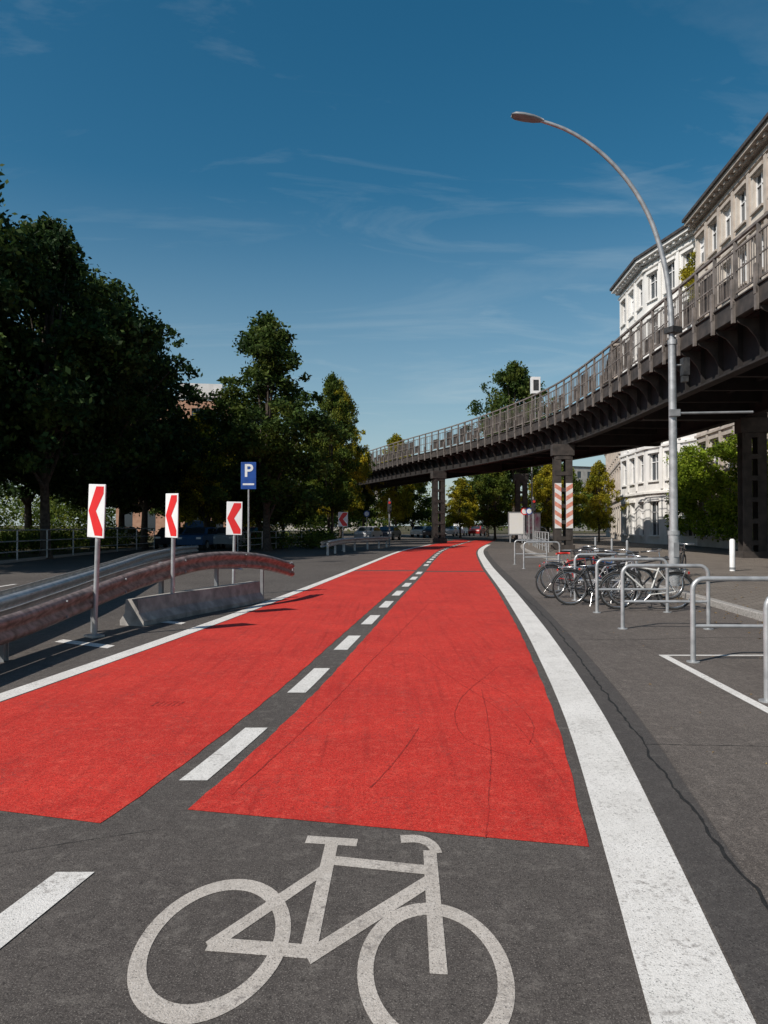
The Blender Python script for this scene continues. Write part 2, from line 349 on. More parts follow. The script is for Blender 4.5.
m.add([Vector(BP[3])+rg*a+Vector((0,0,b)) for a,b in PRC],[tuple(range(8))[::-1]])
m.obj('concrete_barrier',[M_conc])
# ---------------------------------------------------------------- chevron signs
def chevron(x,y,zc,rz,w=.37,h=.76,tilt=0,flip=1):
    e=empty('chevron_sign',(x,y,0),rz)
    m=MB(); m.tube([(0,.035,0),(0,.035,zc+h/2-.08)],.036,10); m.box((0,.03,.02),(.2,.2,.03)); m.obj('post',[M_galv],e)
    m=MB(); m.box((0,0,zc),(w,.02,h)); m.obj('panel',[M_wsign],e,bevel=.008)
    P=[(-.01,.35),(.155,.35),(.155,.25),(.0,0),(.155,-.25),(.155,-.35),(-.01,-.35),(-.165,0)]
    k=w/.37; kk=h/.76; m=MB()
    fr_=[(a*k*flip,-.013,zc+b*kk) for a,b in P]; bk=[(a,-.0105,c) for a,_,c in fr_]
    m.add(fr_+bk,[(0,1,2,3),(0,3,7),(7,3,4),(7,4,6),(4,5,6)]+[(i,(i+1)%8,8+(i+1)%8,8+i) for i in range(8)]); m.obj('chevron',[M_rsign],e)
    e.rotation_euler=(0,tilt,rz)
chevron(-4.15,10.55,1.80,math.radians(-32),tilt=math.radians(2.5))
chevron(-3.66,12.7,1.76,math.radians(-40),tilt=math.radians(1))
chevron(-3.45,16.9,1.75,math.radians(-5),tilt=math.radians(1))
chevron(-2.55,46,1.95,math.radians(5),w=.6,h=.9)
# parking sign
e=empty('parking_sign',(-5.50,30,0)); m=MB(); m.tube([(0,.04,0),(0,.04,4.15)],.038,10); m.obj('post',[M_galv],e)
m=MB(); m.box((0,0,3.60),(.62,.02,1.1)); m.obj('panel',[M_bsign],e,bevel=.01)
def text(s,size,loc,parent,mat,name='lettering'):
    c=bpy.data.curves.new(name,'FONT'); c.body=s; c.size=size; c.align_x='CENTER'; c.align_y='CENTER'; c.extrude=.002; c.offset=size*.02
    o=bpy.data.objects.new(name,c); COL.objects.link(o); o.parent=parent; o.location=loc; o.rotation_euler=(math.pi/2,0,0); c.materials.append(mat)
text('P',.72,(0,-.014,3.78),e,M_wsign)
m=MB(); m.box((0,-.012,3.25),(.46,.004,.07)); m.obj('white_bar',[M_wsign],e)
# ---------------------------------------------------------------- street lamp
e=empty('street_lamp'); m=MB()
m.tube([(7.05,18,.1),(7.05,18,1.4)],.125,16); m.tube([(7.05,18,1.4),(7.04,18,6.1)],[.1,.088],16)
AP=smooth_path([(7.04,18,6.05),(7.02,18,6.7),(6.96,18,7.45),(6.79,18,8.31),(6.48,18,9.20),(5.98,18,10.04),(5.30,18,10.76),(4.55,18,11.27),(3.85,18,11.53)],.3)
m.tube(AP,[.068-.026*i/(len(AP)-1) for i in range(len(AP))],14)
m.tube([(7.05,18,6.0),(7.05,18,6.12)],.11,16); m.tube([(7.05,18,1.36),(7.05,18,1.46)],.14,16)
m.tube([(7.1,17.99,4.32),(8.95,17.9,4.34)],.03,10,1)
m.box((7.05,17.9,4.32),(.24,.12,.16),0,1); m.box((7.33,17.95,5.45),(.16,.2,.42),0,2); m.box((7.32,17.95,5.15),(.13,.16,.14),0,2); m.tube([(7.05,18,5.5),(7.3,18,5.5)],.025,8,1)
m.box((7.06,17.98,6.35),(.3,.3,.14),.4,2); m.box((7.06,17.87,1.0),(.12,.02,.35),0,1)
m.obj('pole',[M_galv,M_galvd,M_dark],e)
m=MB(); hd=Vector((-.985,0,.17)).normalized()
st=[(0,.05,.05),(.1,.10,.07),(.25,.15,.09),(.5,.17,.10),(.7,.15,.085),(.8,.08,.045)]; n=14; vs=[]
for a,w,h in st:
    c=Vector((3.92,18,11.52))+hd*a
    for j in range(n):
        t=2*math.pi*j/n; z=math.sin(t)*h; z=z if z>0 else z*.45
        vs.append(c+Vector((0,math.cos(t)*w,z)))
k=len(st); m.add(vs,[(i*n+j,i*n+(j+1)%n,(i+1)*n+(j+1)%n,(i+1)*n+j) for i in range(k-1) for j in range(n)]+[tuple(range(n)),tuple(range((k-1)*n,k*n))[::-1]],0,True)
m.obj('lamp_head',[M_galvd],e)
# ---------------------------------------------------------------- bike racks
def rack(x,y,rz=0,w=1.3,h=.97):
    m=MB(); R=.13; pts=[(0,0,.0),(0,0,h-R)]
    for i in range(1,6): a=math.pi-i*math.pi/2/5; pts.append((R+R*math.cos(a),0,h-R+R*math.sin(a)))
    for i in range(0,6): a=math.pi/2-i*math.pi/2/5; pts.append((w-R+R*math.cos(a),0,h-R+R*math.sin(a)))
    pts.append((w,0,0)); m.tube(pts,.03,12); m.tube([(0,0,.42),(w,0,.42)],.022,10)
    for xx in (0,w):
        m.tube([(xx,0,0),(xx,0,.012)],.075,14)
    m.obj('bike_rack',[M_galv],loc=(x,y,.002),rz=rz)
for x,y in ((3.47,6.72),(3.60,8.64),(3.67,11.4),(3.88,13.5),(4.05,15.7),(4.2,17.8),(5.1,27),(5.3,30)): rack(x,y,math.radians(random.uniform(-3,3)))
# ---------------------------------------------------------------- bicycles
def bike(x,y,rz,frame_mat,lean=0,basket=None,saddle=None):
    m=MB(); X=(1,0,0);Z=(0,0,1); Rw=.335
    for cx in (-.52,.53):
        m.ring((cx,0,.35),X,Z,Rw,.02,32,7,0); m.ring((cx,0,.35),X,Z,Rw-.025,.012,32,6,1)
        for i in range(14):
            a=2*math.pi*i/14; m.tube([(cx,.02*(-1)**i,.35),(cx+.31*math.cos(a),0,.35+.31*math.sin(a))],.0022,3,1,caps=False)
        m.tube([(cx,-.05,.35),(cx,.05,.35)],.02,8,1)
    for cx,a0,a1 in ((-.52,.5,2.9),(.53,.6,2.7)):
        m.ring((cx,0,.35),X,Z,Rw+.035,.016,16,5,3,a0,a1)
    BB=(-.06,0,.29); ST=(-.22,0,.80); HT=(.37,0,.90); HB=(.41,0,.72); RA=(-.52,0,.35); FA=(.53,0,.35)
    T=lambda a,b,r,mt=2:m.tube([a,b],r,8,mt)
    T(BB,ST,.017);T(HB,BB,.02);T((-.205,0,.74),(.375,0,.85),.016);T(HT,HB,.021)
    for s in (-.05,.05):
        T((RA[0],s,RA[2]),(BB[0],s*.6,BB[2]),.01);T((RA[0],s,RA[2]),(-.2,s*.3,.76),.009)
        m.tube([(.42,s*.6,.72),(.45,s,.6),(.53,s,.35)],.012,7,2)
    T(ST,(-.24,0,.95),.013,1);T(HT,(.355,0,1.02),.014,1)
    m.tube([(.18,-.30,1.05),(.30,-.26,1.06),(.37,-.1,1.04),(.37,.1,1.04),(.30,.26,1.06),(.18,.30,1.05)],.012,8,1)
    for s in (-1,1): m.tube([(.2,s*.295,1.052),(.08,s*.305,1.045)],.018,8,3)
    sv=[(-.38,.085),(-.34,.10),(-.26,.085),(-.18,.035),(-.09,.02)]
    vs=[];
    for a,w in sv: vs+=[(a,-w,.955),(a,-w*.8,.995),(a,w*.8,.995),(a,w,.955)]
    m.add(vs,[(4*i+j,4*i+(j+1)%4,4*i+4+(j+1)%4,4*i+4+j) for i in range(4) for j in range(4)]+[(0,1,2,3),(16,19,18,17)],4,True)
    m.ring((BB[0],.03,.29),X,Z,.09,.008,18,5,3); m.tube([(BB[0],.05,.29),(.06,.06,.17)],.011,6,1);m.tube([(BB[0],-.05,.29),(-.18,-.06,.41)],.011,6,1)
    m.box((.06,.11,.17),(.09,.09,.02),0,3);m.box((-.18,-.11,.41),(.09,.09,.02),0,3)
    m.tube([(-.14,.04,.37),(-.52,.04,.39)],.006,5,3);m.tube([(-.13,.04,.21),(-.52,.04,.31)],.006,5,3)
    m.tube([(-.3,-.05,.76),(-.75,-.05,.76),(-.75,.05,.76),(-.3,.05,.76)],.007,5,1); T((-.7,.05,.76),(-.52,.06,.36),.006,1);T((-.7,-.05,.76),(-.52,-.06,.36),.006,1)
    m.tube([(.5,0,.9),(.54,0,.9)],.035,10,3); m.tube([(-.78,0,.7),(-.76,0,.7)],.025,8,5)
    T((-.1,-.06,.28),(-.16,-.2,.02),.009,1)
    if basket is not None:
        bx,bz=basket; 
        for zz in (0,.08,.16,.24): m.tube([(bx-.17,-.14,bz+zz),(bx+.17,-.14,bz+zz),(bx+.17,.14,bz+zz),(bx-.17,.14,bz+zz)],.006,5,3,closed=True)
        for q in range(6):
            xx=bx-.17+.068*q
            for s in (-.14,.14): m.tube([(xx,s,bz),(xx,s,bz+.24)],.004,4,3)
        m.box((bx,0,bz),(.33,.27,.01),0,3)
    o=m.obj('bicycle',[M_black,M_chrome,frame_mat,M_dark,saddle or M_dark,M_redp],loc=(x,y,.004)); o.rotation_euler=(lean,0,rz)
def paint(n,c): return noise_mat(n,c,tuple(v*1.15 for v in c),4,.3)
B=[paint('bike_paint_black',(.02,.02,.022)),paint('bike_paint_white',(.6,.6,.58)),paint('bike_paint_blue',(.03,.08,.2)),paint('bike_paint_red',(.4,.03,.03)),paint('bike_paint_green',(.04,.14,.08)),paint('bike_paint_grey',(.2,.2,.22))]
dg=math.radians
bike(4.18,16.2,dg(4),B[0],dg(-5),None,M_redp); bike(4.22,14.7,dg(-6),B[0],dg(6)); bike(4.95,14.0,dg(176),B[1],dg(-6))
bike(4.75,15.3,dg(8),B[5],dg(5)); bike(4.9,16.5,dg(185),B[2],dg(5),(.5,.8)); bike(4.55,17.4,dg(-3),B[3],dg(-6))
bike(5.2,18.1,dg(180),B[0],dg(6)); bike(5.6,15.9,dg(2),B[0],dg(-7)); bike(8.6,21.5,dg(60),B[0],dg(4))
def bollard(x,y):
    m=MB(); m.tube([(0,0,0),(0,0,.98),(0,0,1.03)],[.085,.085,.05],14,0); m.tube([(0,0,.05),(0,0,.12)],.088,14,1); m.obj('bollard',[M_wsign,M_galvd],loc=(x,y,.12))
bollard(11.2,23.8)
for x,y in ((9.2,28),(9.7,31.5),(10.0,35)):
    m=MB(); m.tube([(0,0,0),(0,0,.85),(0,0,.9)],[.05,.05,.03],10); m.obj('bollard',[M_galvd],loc=(x,y,.12))
# ---------------------------------------------------------------- viaduct
VW=6.9
V=smooth_path([(10.2,-16),(10.2,0),(10.35,14),(10.5,27),(10.65,36),(10.25,45),(8.5,53.8),(5.9,62.9),(1.8,74),(-3.6,90),(-10,108),(-17,130)],.7)
V3=[(x,y,0) for x,y in V]
def fr2(i):
    a=Vector(V3[max(i-1,0)]);b=Vector(V3[min(i+1,len(V3)-1)]); t=(b-a).normalized(); return Vector(V3[i]),t,Vector((t.y,-t.x,0))
def rectprof(a0,a1,z0,z1): return [(a0,z0),(a0,z1),(a1,z1),(a1,z0),(a0,z0)]
e=empty('railway_viaduct')
m=MB()
m.sweep(V3,rectprof(0,VW,7.98,8.18)); m.sweep(V3,rectprof(-.06,.06,7.72,8.24)); m.sweep(V3,rectprof(-.12,.0,8.242,8.28)); m.sweep(V3,rectprof(VW-.06,VW+.06,7.8,8.24))
m.obj('deck',[M_via],e)
m=MB(); G2=VW-1.1
for a in (.85,G2): m.sweep(V3,rectprof(a-.02,a+.02,6.54,7.97)); m.sweep(V3,rectprof(a-.2,a+.2,6.47,6.537)); m.sweep(V3,rectprof(a-.2,a+.2,7.93,7.975))
for a in (2.7,4.3): m.sweep(V3,rectprof(a-.1,a+.1,7.3,7.97))
for i in range(0,len(V3),2):
    c,t,rg=fr2(i)
    m.obox(c,t,rg,-.02,.02,.67,.83,6.56,7.92)
for i in range(1,len(V3),4):
    c,t,rg=fr2(i); m.obox(c,t,rg,-.12,.12,.9,G2-.05,6.95,7.9)
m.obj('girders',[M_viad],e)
m=MB()
for i in range(0,len(V3),2):
    c,t,rg=fr2(i)
    pr=[(.0,7.71),(.0,7.60),(.30,7.45),(.55,7.15),(.66,6.9),(.66,7.71)]
    vs=[c+t*(-.025)+rg*a+Vector((0,0,z)) for a,z in pr]+[c+t*(.025)+rg*a+Vector((0,0,z)) for a,z in pr]
    m.add(vs,[(0,1,2,3,4,5),(11,10,9,8,7,6)]+[(k,(k+1)%6,6+(k+1)%6,6+k) for k in range(6)])
m.obj('brackets',[M_via],e)
m=MB()
for i in range(0,len(V3),2):
    c,t,rg=fr2(i); m.obox(c,t,rg,-.06,.06,-.15,-.065,7.56,8.2)
m.obj('bracket_heads',[M_viarail],e)
m=MB()
for off in (-.03,VW-.03):
    m.sweep(V3,rectprof(off-.05,off+.05,9.98,10.06)); m.sweep(V3,rectprof(off-.02,off+.02,8.42,8.48)); m.sweep(V3,rectprof(off-.025,off+.025,9.70,9.75)); m.sweep(V3,rectprof(off-.015,off+.015,9.08,9.12))
    for i in range(0,len(V3)-1):
        c,t,rg=fr2(i)
        if i%2==0:
            m.obox(c,t,rg,-.045,.045,off-.045,off+.045,8.26,9.97)
            if off<1: m.obox(c,t,rg,-.06,.06,off-.135,off-.052,8.0,8.85)
        if V3[i][1]>-2 and off<1:
            nb=5 if V3[i][1]<60 else 3
            for q in range(1,nb):
                s=.7*q/nb; m.obox(c,t,rg,s-.011,s+.011,off-.011,off+.011,8.48,9.70)
m.obj('railing',[M_viarail],e)
m=MB()
for i in range(0,len(V3)-2,2):
    c,t,rg=fr2(i)
    if random.random()<.7: m.obox(c,t,rg,.1,1.28,.05,.07,8.5,random.choice((9.1,9.3,9.65)))
m.obj('parapet_panels',[M_via],e)
m=MB(); m.sweep(V3,rectprof(1.0,VW-1.0,8.182,8.42),0)
for a in (1.6,3.04,3.9,5.34): m.sweep(V3,rectprof(a-.035,a+.035,8.422,8.57),1)
m.obj('track_bed',[M_bark,M_galvd],e)
def column(x,y,stripes=True,rz=0,H=6.45):
    col=empty('viaduct_column',(x,y,.0),rz)
    m=MB()
    for s in (-.34,.34):
        m.obox((s,0,0),(1,0,0),(0,1,0),-.21,.21,-.25,-.225,.3,H); m.obox((s,0,0),(1,0,0),(0,1,0),-.21,.21,.225,.25,.3,H); m.obox((s,0,0),(1,0,0),(0,1,0),-.015,.015,-.224,.224,.3,H)
    for i in range(6):
        z0=.8+i*(H-1.6)/5
        for yy in (-.262,.262): m.box((0,yy,z0),(.9,.02,.22))
    m.box((0,0,.2),(1.3,.8,.4)); m.box((0,0,H-.35),(1.3,.62,.66))
    m.obj('steel_legs',[M_via],col)
    if stripes:
        m=MB()
        for s in (-.34,.34):
            m.obox((s,0,0),(1,0,0),(0,1,0),-.2,.2,-.30,-.275,1.4,4.1,0)
            for k in range(5):
                z=1.45+k*.53; sg=1 if s<0 else -1
                q=[(s-.195,z+(.25 if sg>0 else 0)),(s+.195,z+(0 if sg>0 else .25)),(s+.195,z+.27+(0 if sg>0 else .25)),(s-.195,z+.27+(.25 if sg>0 else 0))]
                q=[(a,min(b,4.09)) for a,b in q]
                m.add([(a,-.304,b) for a,b in q],[(0,1,2,3)],1)
        m.obj('warning_stripes',[M_wsign,M_osign],col)
    return col
column(10.75,44.5,True,0); column(4.9,66.5,False,.3); column(11.4,19.5,False)
for x,y in ((16.7,33.5),(13.0,70),(16.2,12)): column(x,y,False)
m=MB()
for x0,x1,y in ((11.6,16.6,44.5),(11.7,17.3,33.5),(5.8,10.6,66.5),(12.2,16.8,19.5)): m.box(((x0+x1)/2,y,6.75),(x1-x0,.5,.8))
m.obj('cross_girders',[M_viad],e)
m=MB(); m.tube([(0,0,0),(0,0,2.3)],.05,8,1); m.box((0,0,2.7),(.6,.4,1.1),0,0); m.box((0,-.21,2.7),(.35,.02,.7),0,2); m.obj('railway_signal',[M_wsign,M_galvd,M_dark],loc=(10.1,49.2,8.2))
# ---------------------------------------------------------------- buildings
def facade(m,p0,p1,H,storeys,bay,ground=4.2,ww=1.25):
    p0=Vector((*p0,0));p1=Vector((*p1,0)); L=(p1-p0).length; t=(p1-p0).normalized(); inn=Vector((t.y,-t.x,0))
    nb=max(1,round(L/bay)); bw=L/nb; sh=(H-ground-.9)/(storeys-1)
    z=0
    B_=lambda a0,a1,d0,d1,z0,z1,mt:m.obox(p0,t,inn,a0,a1,d0,d1,z0,z1,mt)
    for s in range(storeys):
        h=ground if s==0 else sh; sill=.9 if s else .8; wh=h*.58 if s else h*.62
        B_(0,L,0,.35,z,z+sill,0)
        B_(0,L,0,.35,z+sill+wh,z+h,0)
        for b in range(nb+1):
            a0=max(0,b*bw-(bw-ww)/2); a1=min(L,b*bw+(bw-ww)/2); B_(a0,a1,0,.35,z+sill,z+sill+wh,0)
            if s and 0<b<nb: B_(b*bw-.16,b*bw+.16,-.12,-.003,z+.2,z+h-.05,1)
        B_(0,L,.28,.30,z+sill,z+sill+wh,2)
        for b in range(nb):
            c=(b+.5)*bw
            B_(c-.03,c+.03,.2,.27,z+sill,z+sill+wh,3); B_(c-ww/2,c+ww/2,.2,.268,z+sill+wh*.68,z+sill+wh*.68+.06,3)
            if random.random()<.35:
                B_(c-ww/2+.08,c+ww/2-.08,.272,.278,z+sill+wh*random.choice((.25,.5,.7)),z+sill+wh,3)
            for q in (-1,1): B_(c+q*(ww/2-.035)-.035,c+q*(ww/2-.035)+.035,.19,.271,z+sill,z+sill+wh,3)
            B_(c-ww/2-.12,c+ww/2+.12,-.16,-.002,z+sill-.14,z+sill-.02,1)
            B_(c-ww/2-.16,c+ww/2+.16,-.13,-.002,z+sill+wh+.06,z+sill+wh+.28,1)
            if s in (2,3): B_(c-ww/2-.28,c+ww/2+.28,-.22,-.132,z+sill+wh+.30,z+sill+wh+.38,1)
        B_(0,L,-.16,-.004,z+h-.14,z+h+.02,1)
        z+=h
    B_(0,L,0,.35,z,z+.9,0); B_(-.1,L+.1,-.35,-.005,z+.35,z+.55,1); B_(-.15,L+.15,-.7,.4,z+.55,z+.8,1); B_(-.2,L+.2,-.85,.5,z+.8,z+1.0,4)
    for k in range(int(L/.8)): B_(.4+k*.8,.62+k*.8,-.55,-.352,z+.33,z+.548,1)
M5=lambda w,t:[w,t,M_glass,M_wsign,M_roof]
e=empty('apartment_building'); m=MB(); facade(m,(19.6,22),(21.85,51.6),23.0,6,2.3,ww=1.35)
m.obj('facade',M5(M_wall1,M_trim1),e)
m=MB(); m.prism([(20.0,22),(34,22),(34,51.5),(22.2,51.5)],0,22.9); m.obj('walls',[M_wall1],e)
m=MB(); m.prism([(19.9,22),(34,22),(34,51.6),(22.1,51.6)],23.15,23.6); m.prism([(22.4,22),(33,22),(33,51),(24.4,51)],23.6,25.0); m.obj('roof',[M_roof],e)
e=empty('white_apartment_building'); m=MB(); facade(m,(22.3,52.2),(20.9,59.0),22.9,6,2.2); facade(m,(20.9,59.0),(21.3,66.5),22.9,6,2.5)
m.obj('facade',M5(M_wall2,M_wall2),e)
m=MB(); m.prism([(22.8,52.2),(36,52.2),(36,66.5),(21.66,66.5),(21.28,59.1)],0,22.8); m.obj('walls',[M_wall2],e)
m=MB(); m.prism([(22.7,52.25),(36,52.25),(36,66.6),(21.6,66.6),(21.2,59.1)],23.05,23.4); m.obj('roof',[M_roof],e)
e=empty('apartment_building'); m=MB(); facade(m,(22.5,70),(30,100),19,5,3.0)
m.obj('facade',M5(M_wall1,M_trim1),e); m=MB(); m.prism([(22.95,70),(42,70),(42,100),(30.4,100)],0,18.9); m.obj('walls',[M_wall1],e)
e=empty('orange_apartment_building'); m=MB(); facade(m,(-34,94),(-20.0,96),18,5,3.0)
m.obj('facade',M5(M_brick,M_wall2),e); m=MB(); m.prism([(-34,94.4),(-20.0,96.4),(-22,112),(-34,112)],0,17.9); m.prism([(-27,97),(-21.5,98),(-22,104),(-27,104)],17.9,20.3,1); m.obj('walls',[M_brick,M_wall2],e)
e=empty('distant_apartment_building'); m=MB(); facade(m,(38,190),(62,200),17,5,3.4); facade(m,(-30,210),(2,214),12,4,3.4)
m.obj('facade',M5(M_wall1,M_trim1),e)
# ---------------------------------------------------------------- vegetation
def leaves_np(puffs,n,size,seed,shell=.75):
    g=np.random.default_rng(seed); P=np.array([p[:3] for p in puffs]); R=np.array([p[3] for p in puffs])
    w=R**2; idx=g.choice(len(P),n,p=w/w.sum())
    d=g.normal(size=(n,3)); d/=np.linalg.norm(d,axis=1)[:,None]
    rad=R[idx]*np.clip(g.normal(shell,.32,n),0,1.5); d[:,2]*=.75
    c=P[idx]+d*rad[:,None]
    u=g.normal(size=(n,3)); u/=np.linalg.norm(u,axis=1)[:,None]
    v=np.cross(u,g.normal(size=(n,3))); v/=np.linalg.norm(v,axis=1)[:,None]
    s=size*g.uniform(.5,1.3,n)[:,None]
    q=np.stack([c+u*s,c+v*s*.6,c-u*s,c-v*s*.6],1).reshape(-1,3)
    me=bpy.data.meshes.new('leaves'); me.vertices.add(4*n); me.vertices.foreach_set('co',q.ravel().astype(np.float32))
    me.loops.add(4*n); me.loops.foreach_set('vertex_index',np.arange(4*n,dtype=np.int32)); me.polygons.add(n)
    me.polygons.foreach_set('loop_start',np.arange(0,4*n,4,dtype=np.int32)); me.polygons.foreach_set('loop_total',np.full(n,4,dtype=np.int32))
    me.update(calc_edges=True); return me
def tree_proto(seed,H,R,zb,n,size,npuff=120,pr=(.11,.24),top=1.0,low=.45):
    g=random.Random(seed); puffs=[]; ph=[g.uniform(0,6.28) for _ in range(4)]
    def prof(zz,a):
        p=(.72+.28*zz/low) if zz<low else max(.10,1-((zz-low)/(1-low))**(1.5/top))
        return p*(1+.20*math.sin(2*a+ph[0]+zz*5)+.16*math.sin(5*a+ph[1]-zz*11)+.14*math.sin(13*zz+ph[2]))
    for i in range(npuff):
        a=g.uniform(0,6.28); zz=g.uniform(0,1)**.9; rad=math.sqrt(g.uniform(.08,1))*.86
        pp=prof(zz,a); puffs.append((math.cos(a)*R*rad*pp,math.sin(a)*R*rad*pp,zb+(H-zb)*(.06+.90*zz),R*g.uniform(*pr)*(.65+.5*min(1,pp))))
    for i in range(npuff*2//3):
        a=g.uniform(0,6.28); zz=g.uniform(.02,.96); pp=prof(zz,a)
        puffs.append((math.cos(a)*R*pp*.98,math.sin(a)*R*pp*.98,zb+(H-zb)*(.04+.94*zz),R*g.uniform(.05,.13)))
    me=leaves_np(puffs,n,size,seed)
    m=MB(); r0=.028*H*.55
    m.tube([(0,0,-.05),(0,0,.3),(.05,.03,zb),(0,.1,zb+(H-zb)*.4),(.05,0,zb+(H-zb)*.85)],[r0*1.5,r0,r0*.8,r0*.45,r0*.1],9)
    for i in range(22):
        p=puffs[i]; z0=zb*.8+g.uniform(0,(H-zb)*.4); z0=min(z0,p[2]-.4)
        m.tube([(0.03,.03,z0),(p[0]*.45,p[1]*.45,z0+(p[2]-z0)*.6),(p[0],p[1],p[2])],[r0*.45,r0*.28,r0*.06],6)
    me2=bpy.data.meshes.new('trunk'); me2.from_pydata(m.v,[],m.f); me2.polygons.foreach_set('use_smooth',m.sm); me2.materials.append(M_bark); me2.update()
    return me,me2
protos={}
for k,(sd,H,R,zb,n,sz,top,low) in {'a':(1,15,4.7,2.6,42000,.13,1.0,.45),'b':(2,15,4.3,3.0,42000,.13,.75,.5),'c':(3,14,3.7,1.9,36000,.115,1.1,.36),'d':(4,10,3.0,1.4,22000,.115,1.0,.4),'e':(9,14,3.6,2.0,36000,.115,1.0,.4)}.items():
    protos[k]=tree_proto(sd,H,R,zb,n,sz,top=top,low=low)
lm={}
def tree(x,y,k,mat,H,rz=None,wid=1.0,name='linden_tree'):
    base={'a':15,'b':15,'c':14,'d':10,'e':14}[k]; s=H/base
    e=empty(name,(x,y,.05),random.uniform(0,6.28) if rz is None else rz); e.scale=(s*wid,s*wid,s)
    key=(k,mat.name)
    if key not in lm: q=protos[k][0].copy(); q.materials.append(mat); lm[key]=q
    for nm,me in (('foliage',lm[key]),('trunk',protos[k][1])):
        o=bpy.data.objects.new(nm,me); COL.objects.link(o); o.parent=e
for a in [(-18.0,29,'a',M_lf,17.6,1.0),(-21,25,'b',M_lf,17.0,1.1),(-16.0,35,'b',M_lf,16.3,1.0),(-16.4,42,'a',M_lf,15.9,1.1),(-15.9,49,'e',M_lf,14.6,1.1),(-22,38,'a',M_lf,16,1.2),(-24,50,'b',M_lf,14,1.3),(-19.5,55,'e',M_lfm,13.5,1.3),
          (-26,32,'b',M_lf,15,1.2),(-12.3,51,'d',M_lf3,9.8,.85),(-15.8,64,'d',M_lf3,11.5,1.1),(-11.3,60,'d',M_lf3,8.4,1.0),(-7.1,45,'c',M_lfm,14.8,1.12),(-8.9,53,'d',M_lfm,10.5,1.1),(-4.1,58,'e',M_lf2,13.6,.66),(-3.9,66,'c',M_lf3,14.8,.66),(-5.5,74,'b',M_lf2,12,1.0),
          (-9,66,'d',M_lf2,9,1.1),(-14,75,'a',M_lf2,11,1.1),(-20,72,'a',M_lfm,12,1.2),
          (15.2,86,'b',M_lfm,20.8,.9),(1.6,98,'d',M_lf3,13.8,.8),(4,104,'d',M_lf2,9.5,1.2),(12,80,'d',M_lf2,8.2,1.1),(9.5,92,'d',M_lf3,7.5,1.1),(16,72,'d',M_lf3,7.6,1.1),(18.6,64,'d',M_lf3,7.2,.8),(18.5,76,'d',M_lf2,8,1.2),(-3,108,'a',M_lf2,12,1.2),(14,100,'a',M_lf2,11,1.2)]:
    tree(a[0],a[1],a[2],a[3],a[4],wid=a[5])
g2=random.Random(5); puffs=[]
for i in range(170):
    x=g2.uniform(-90,75); y=g2.uniform(118,150)
    h=g2.uniform(5.5,10.5)
    if 8<x<14: h*=.5
    puffs+= [(x,y,h*.4,h*.38),(x+g2.uniform(-2,2),y,h*.75,h*.28)]
me=leaves_np(puffs,80000,.28,11); me.materials.append(M_lf2); o=bpy.data.objects.new('distant_tree_mass',me); COL.objects.link(o)
puffs=[(g2.uniform(-26,-17.2),g2.uniform(26,60),.7,g2.uniform(.6,1.1)) for _ in range(90)]+[(g2.uniform(-9,-3.5),g2.uniform(47,60),.6,g2.uniform(.5,1.2)) for _ in range(26)]
me=leaves_np(puffs,30000,.09,12); me.materials.append(M_lf2); o=bpy.data.objects.new('shrubs',me); COL.objects.link(o)
puffs=[]
for i in range(190):
    y=g2.uniform(38,54); z=g2.uniform(1.0,6.8); x=19.6+(y-22)*.076-.7
    if math.sin(y*1.7)+math.sin(y*.63+1)+(3.4-z)*.2>-.7: puffs.append((x+g2.uniform(-.5,.1),y,z,g2.uniform(.3,.75)))
me=leaves_np(puffs,34000,.10,13); me.materials.append(M_ivy); o=bpy.data.objects.new('ivy',me); COL.objects.link(o)
puffs=[(22.1-(y2-52.2)*.25-.2,y2,z,.5) for y2,z in [(g2.uniform(51.2,52.8),g2.uniform(17.0,21.5)) for _ in range(16)]]
me=leaves_np(puffs,3500,.1,14); me.materials.append(M_lf3); o=bpy.data.objects.new('climbing_plant',me); COL.objects.link(o)
fl_=MB()
for i in range(480):
    y=g2.uniform(4,30); x=fk(y)-abs(g2.gauss(0,.5)) if g2.random()<.6 else fk(y)+.2+abs(g2.gauss(0,1.2)); z=.006 if x<fk(y) else .13
    a=g2.uniform(0,6.28); s=g2.uniform(.015,.04)
    fl_.add([(x+math.cos(a)*s,y+math.sin(a)*s,z),(x-math.sin(a)*s*.6,y+math.cos(a)*s*.6,z+.012),(x-math.cos(a)*s,y-math.sin(a)*s,z),(x+math.sin(a)*s*.6,y-math.cos(a)*s*.6,z+.008)],[(0,1,2,3)])
for i in range(90):
    y=g2.uniform(2.5,14); x=g2.uniform(fr(y)+.4,fk(y)); a=g2.uniform(0,6.28); s=g2.uniform(.006,.018)
    fl_.add([(x+math.cos(a)*s,y+math.sin(a)*s,.006),(x-math.sin(a)*s,y+math.cos(a)*s,.012),(x-math.cos(a)*s,y-math.sin(a)*s,.006)],[(0,1,2)])
fl_.obj('fallen_leaves',[noise_mat('dry_leaf',(.16,.09,.03),(.35,.22,.06),30,.8)])
# ---------------------------------------------------------------- pedestrian fence left
def fence(pts,h=1.3,step=2.6,name='metal_fence'):
    P=smooth_path(pts,step); m=MB()
    for x,y in P: m.tube([(x,y,.0),(x,y,h)],.035,8)
    for z in (h-.02,h*.62,h*.28): m.tube([(x,y,z) for x,y in P],.028,7)
    m.obj(name,[M_galv],loc=(0,0,.1))
fence([(-15.4,8),(-15.5,20),(-15.6,30),(-15.2,40),(-14.6,47)])
fence([(-8.3,42),(-7.6,46),(-6.4,50),(-5.2,54)],1.1,2.2)
fence([(8.9,40),(9.6,46),(10.2,50)],1.1,1.8)
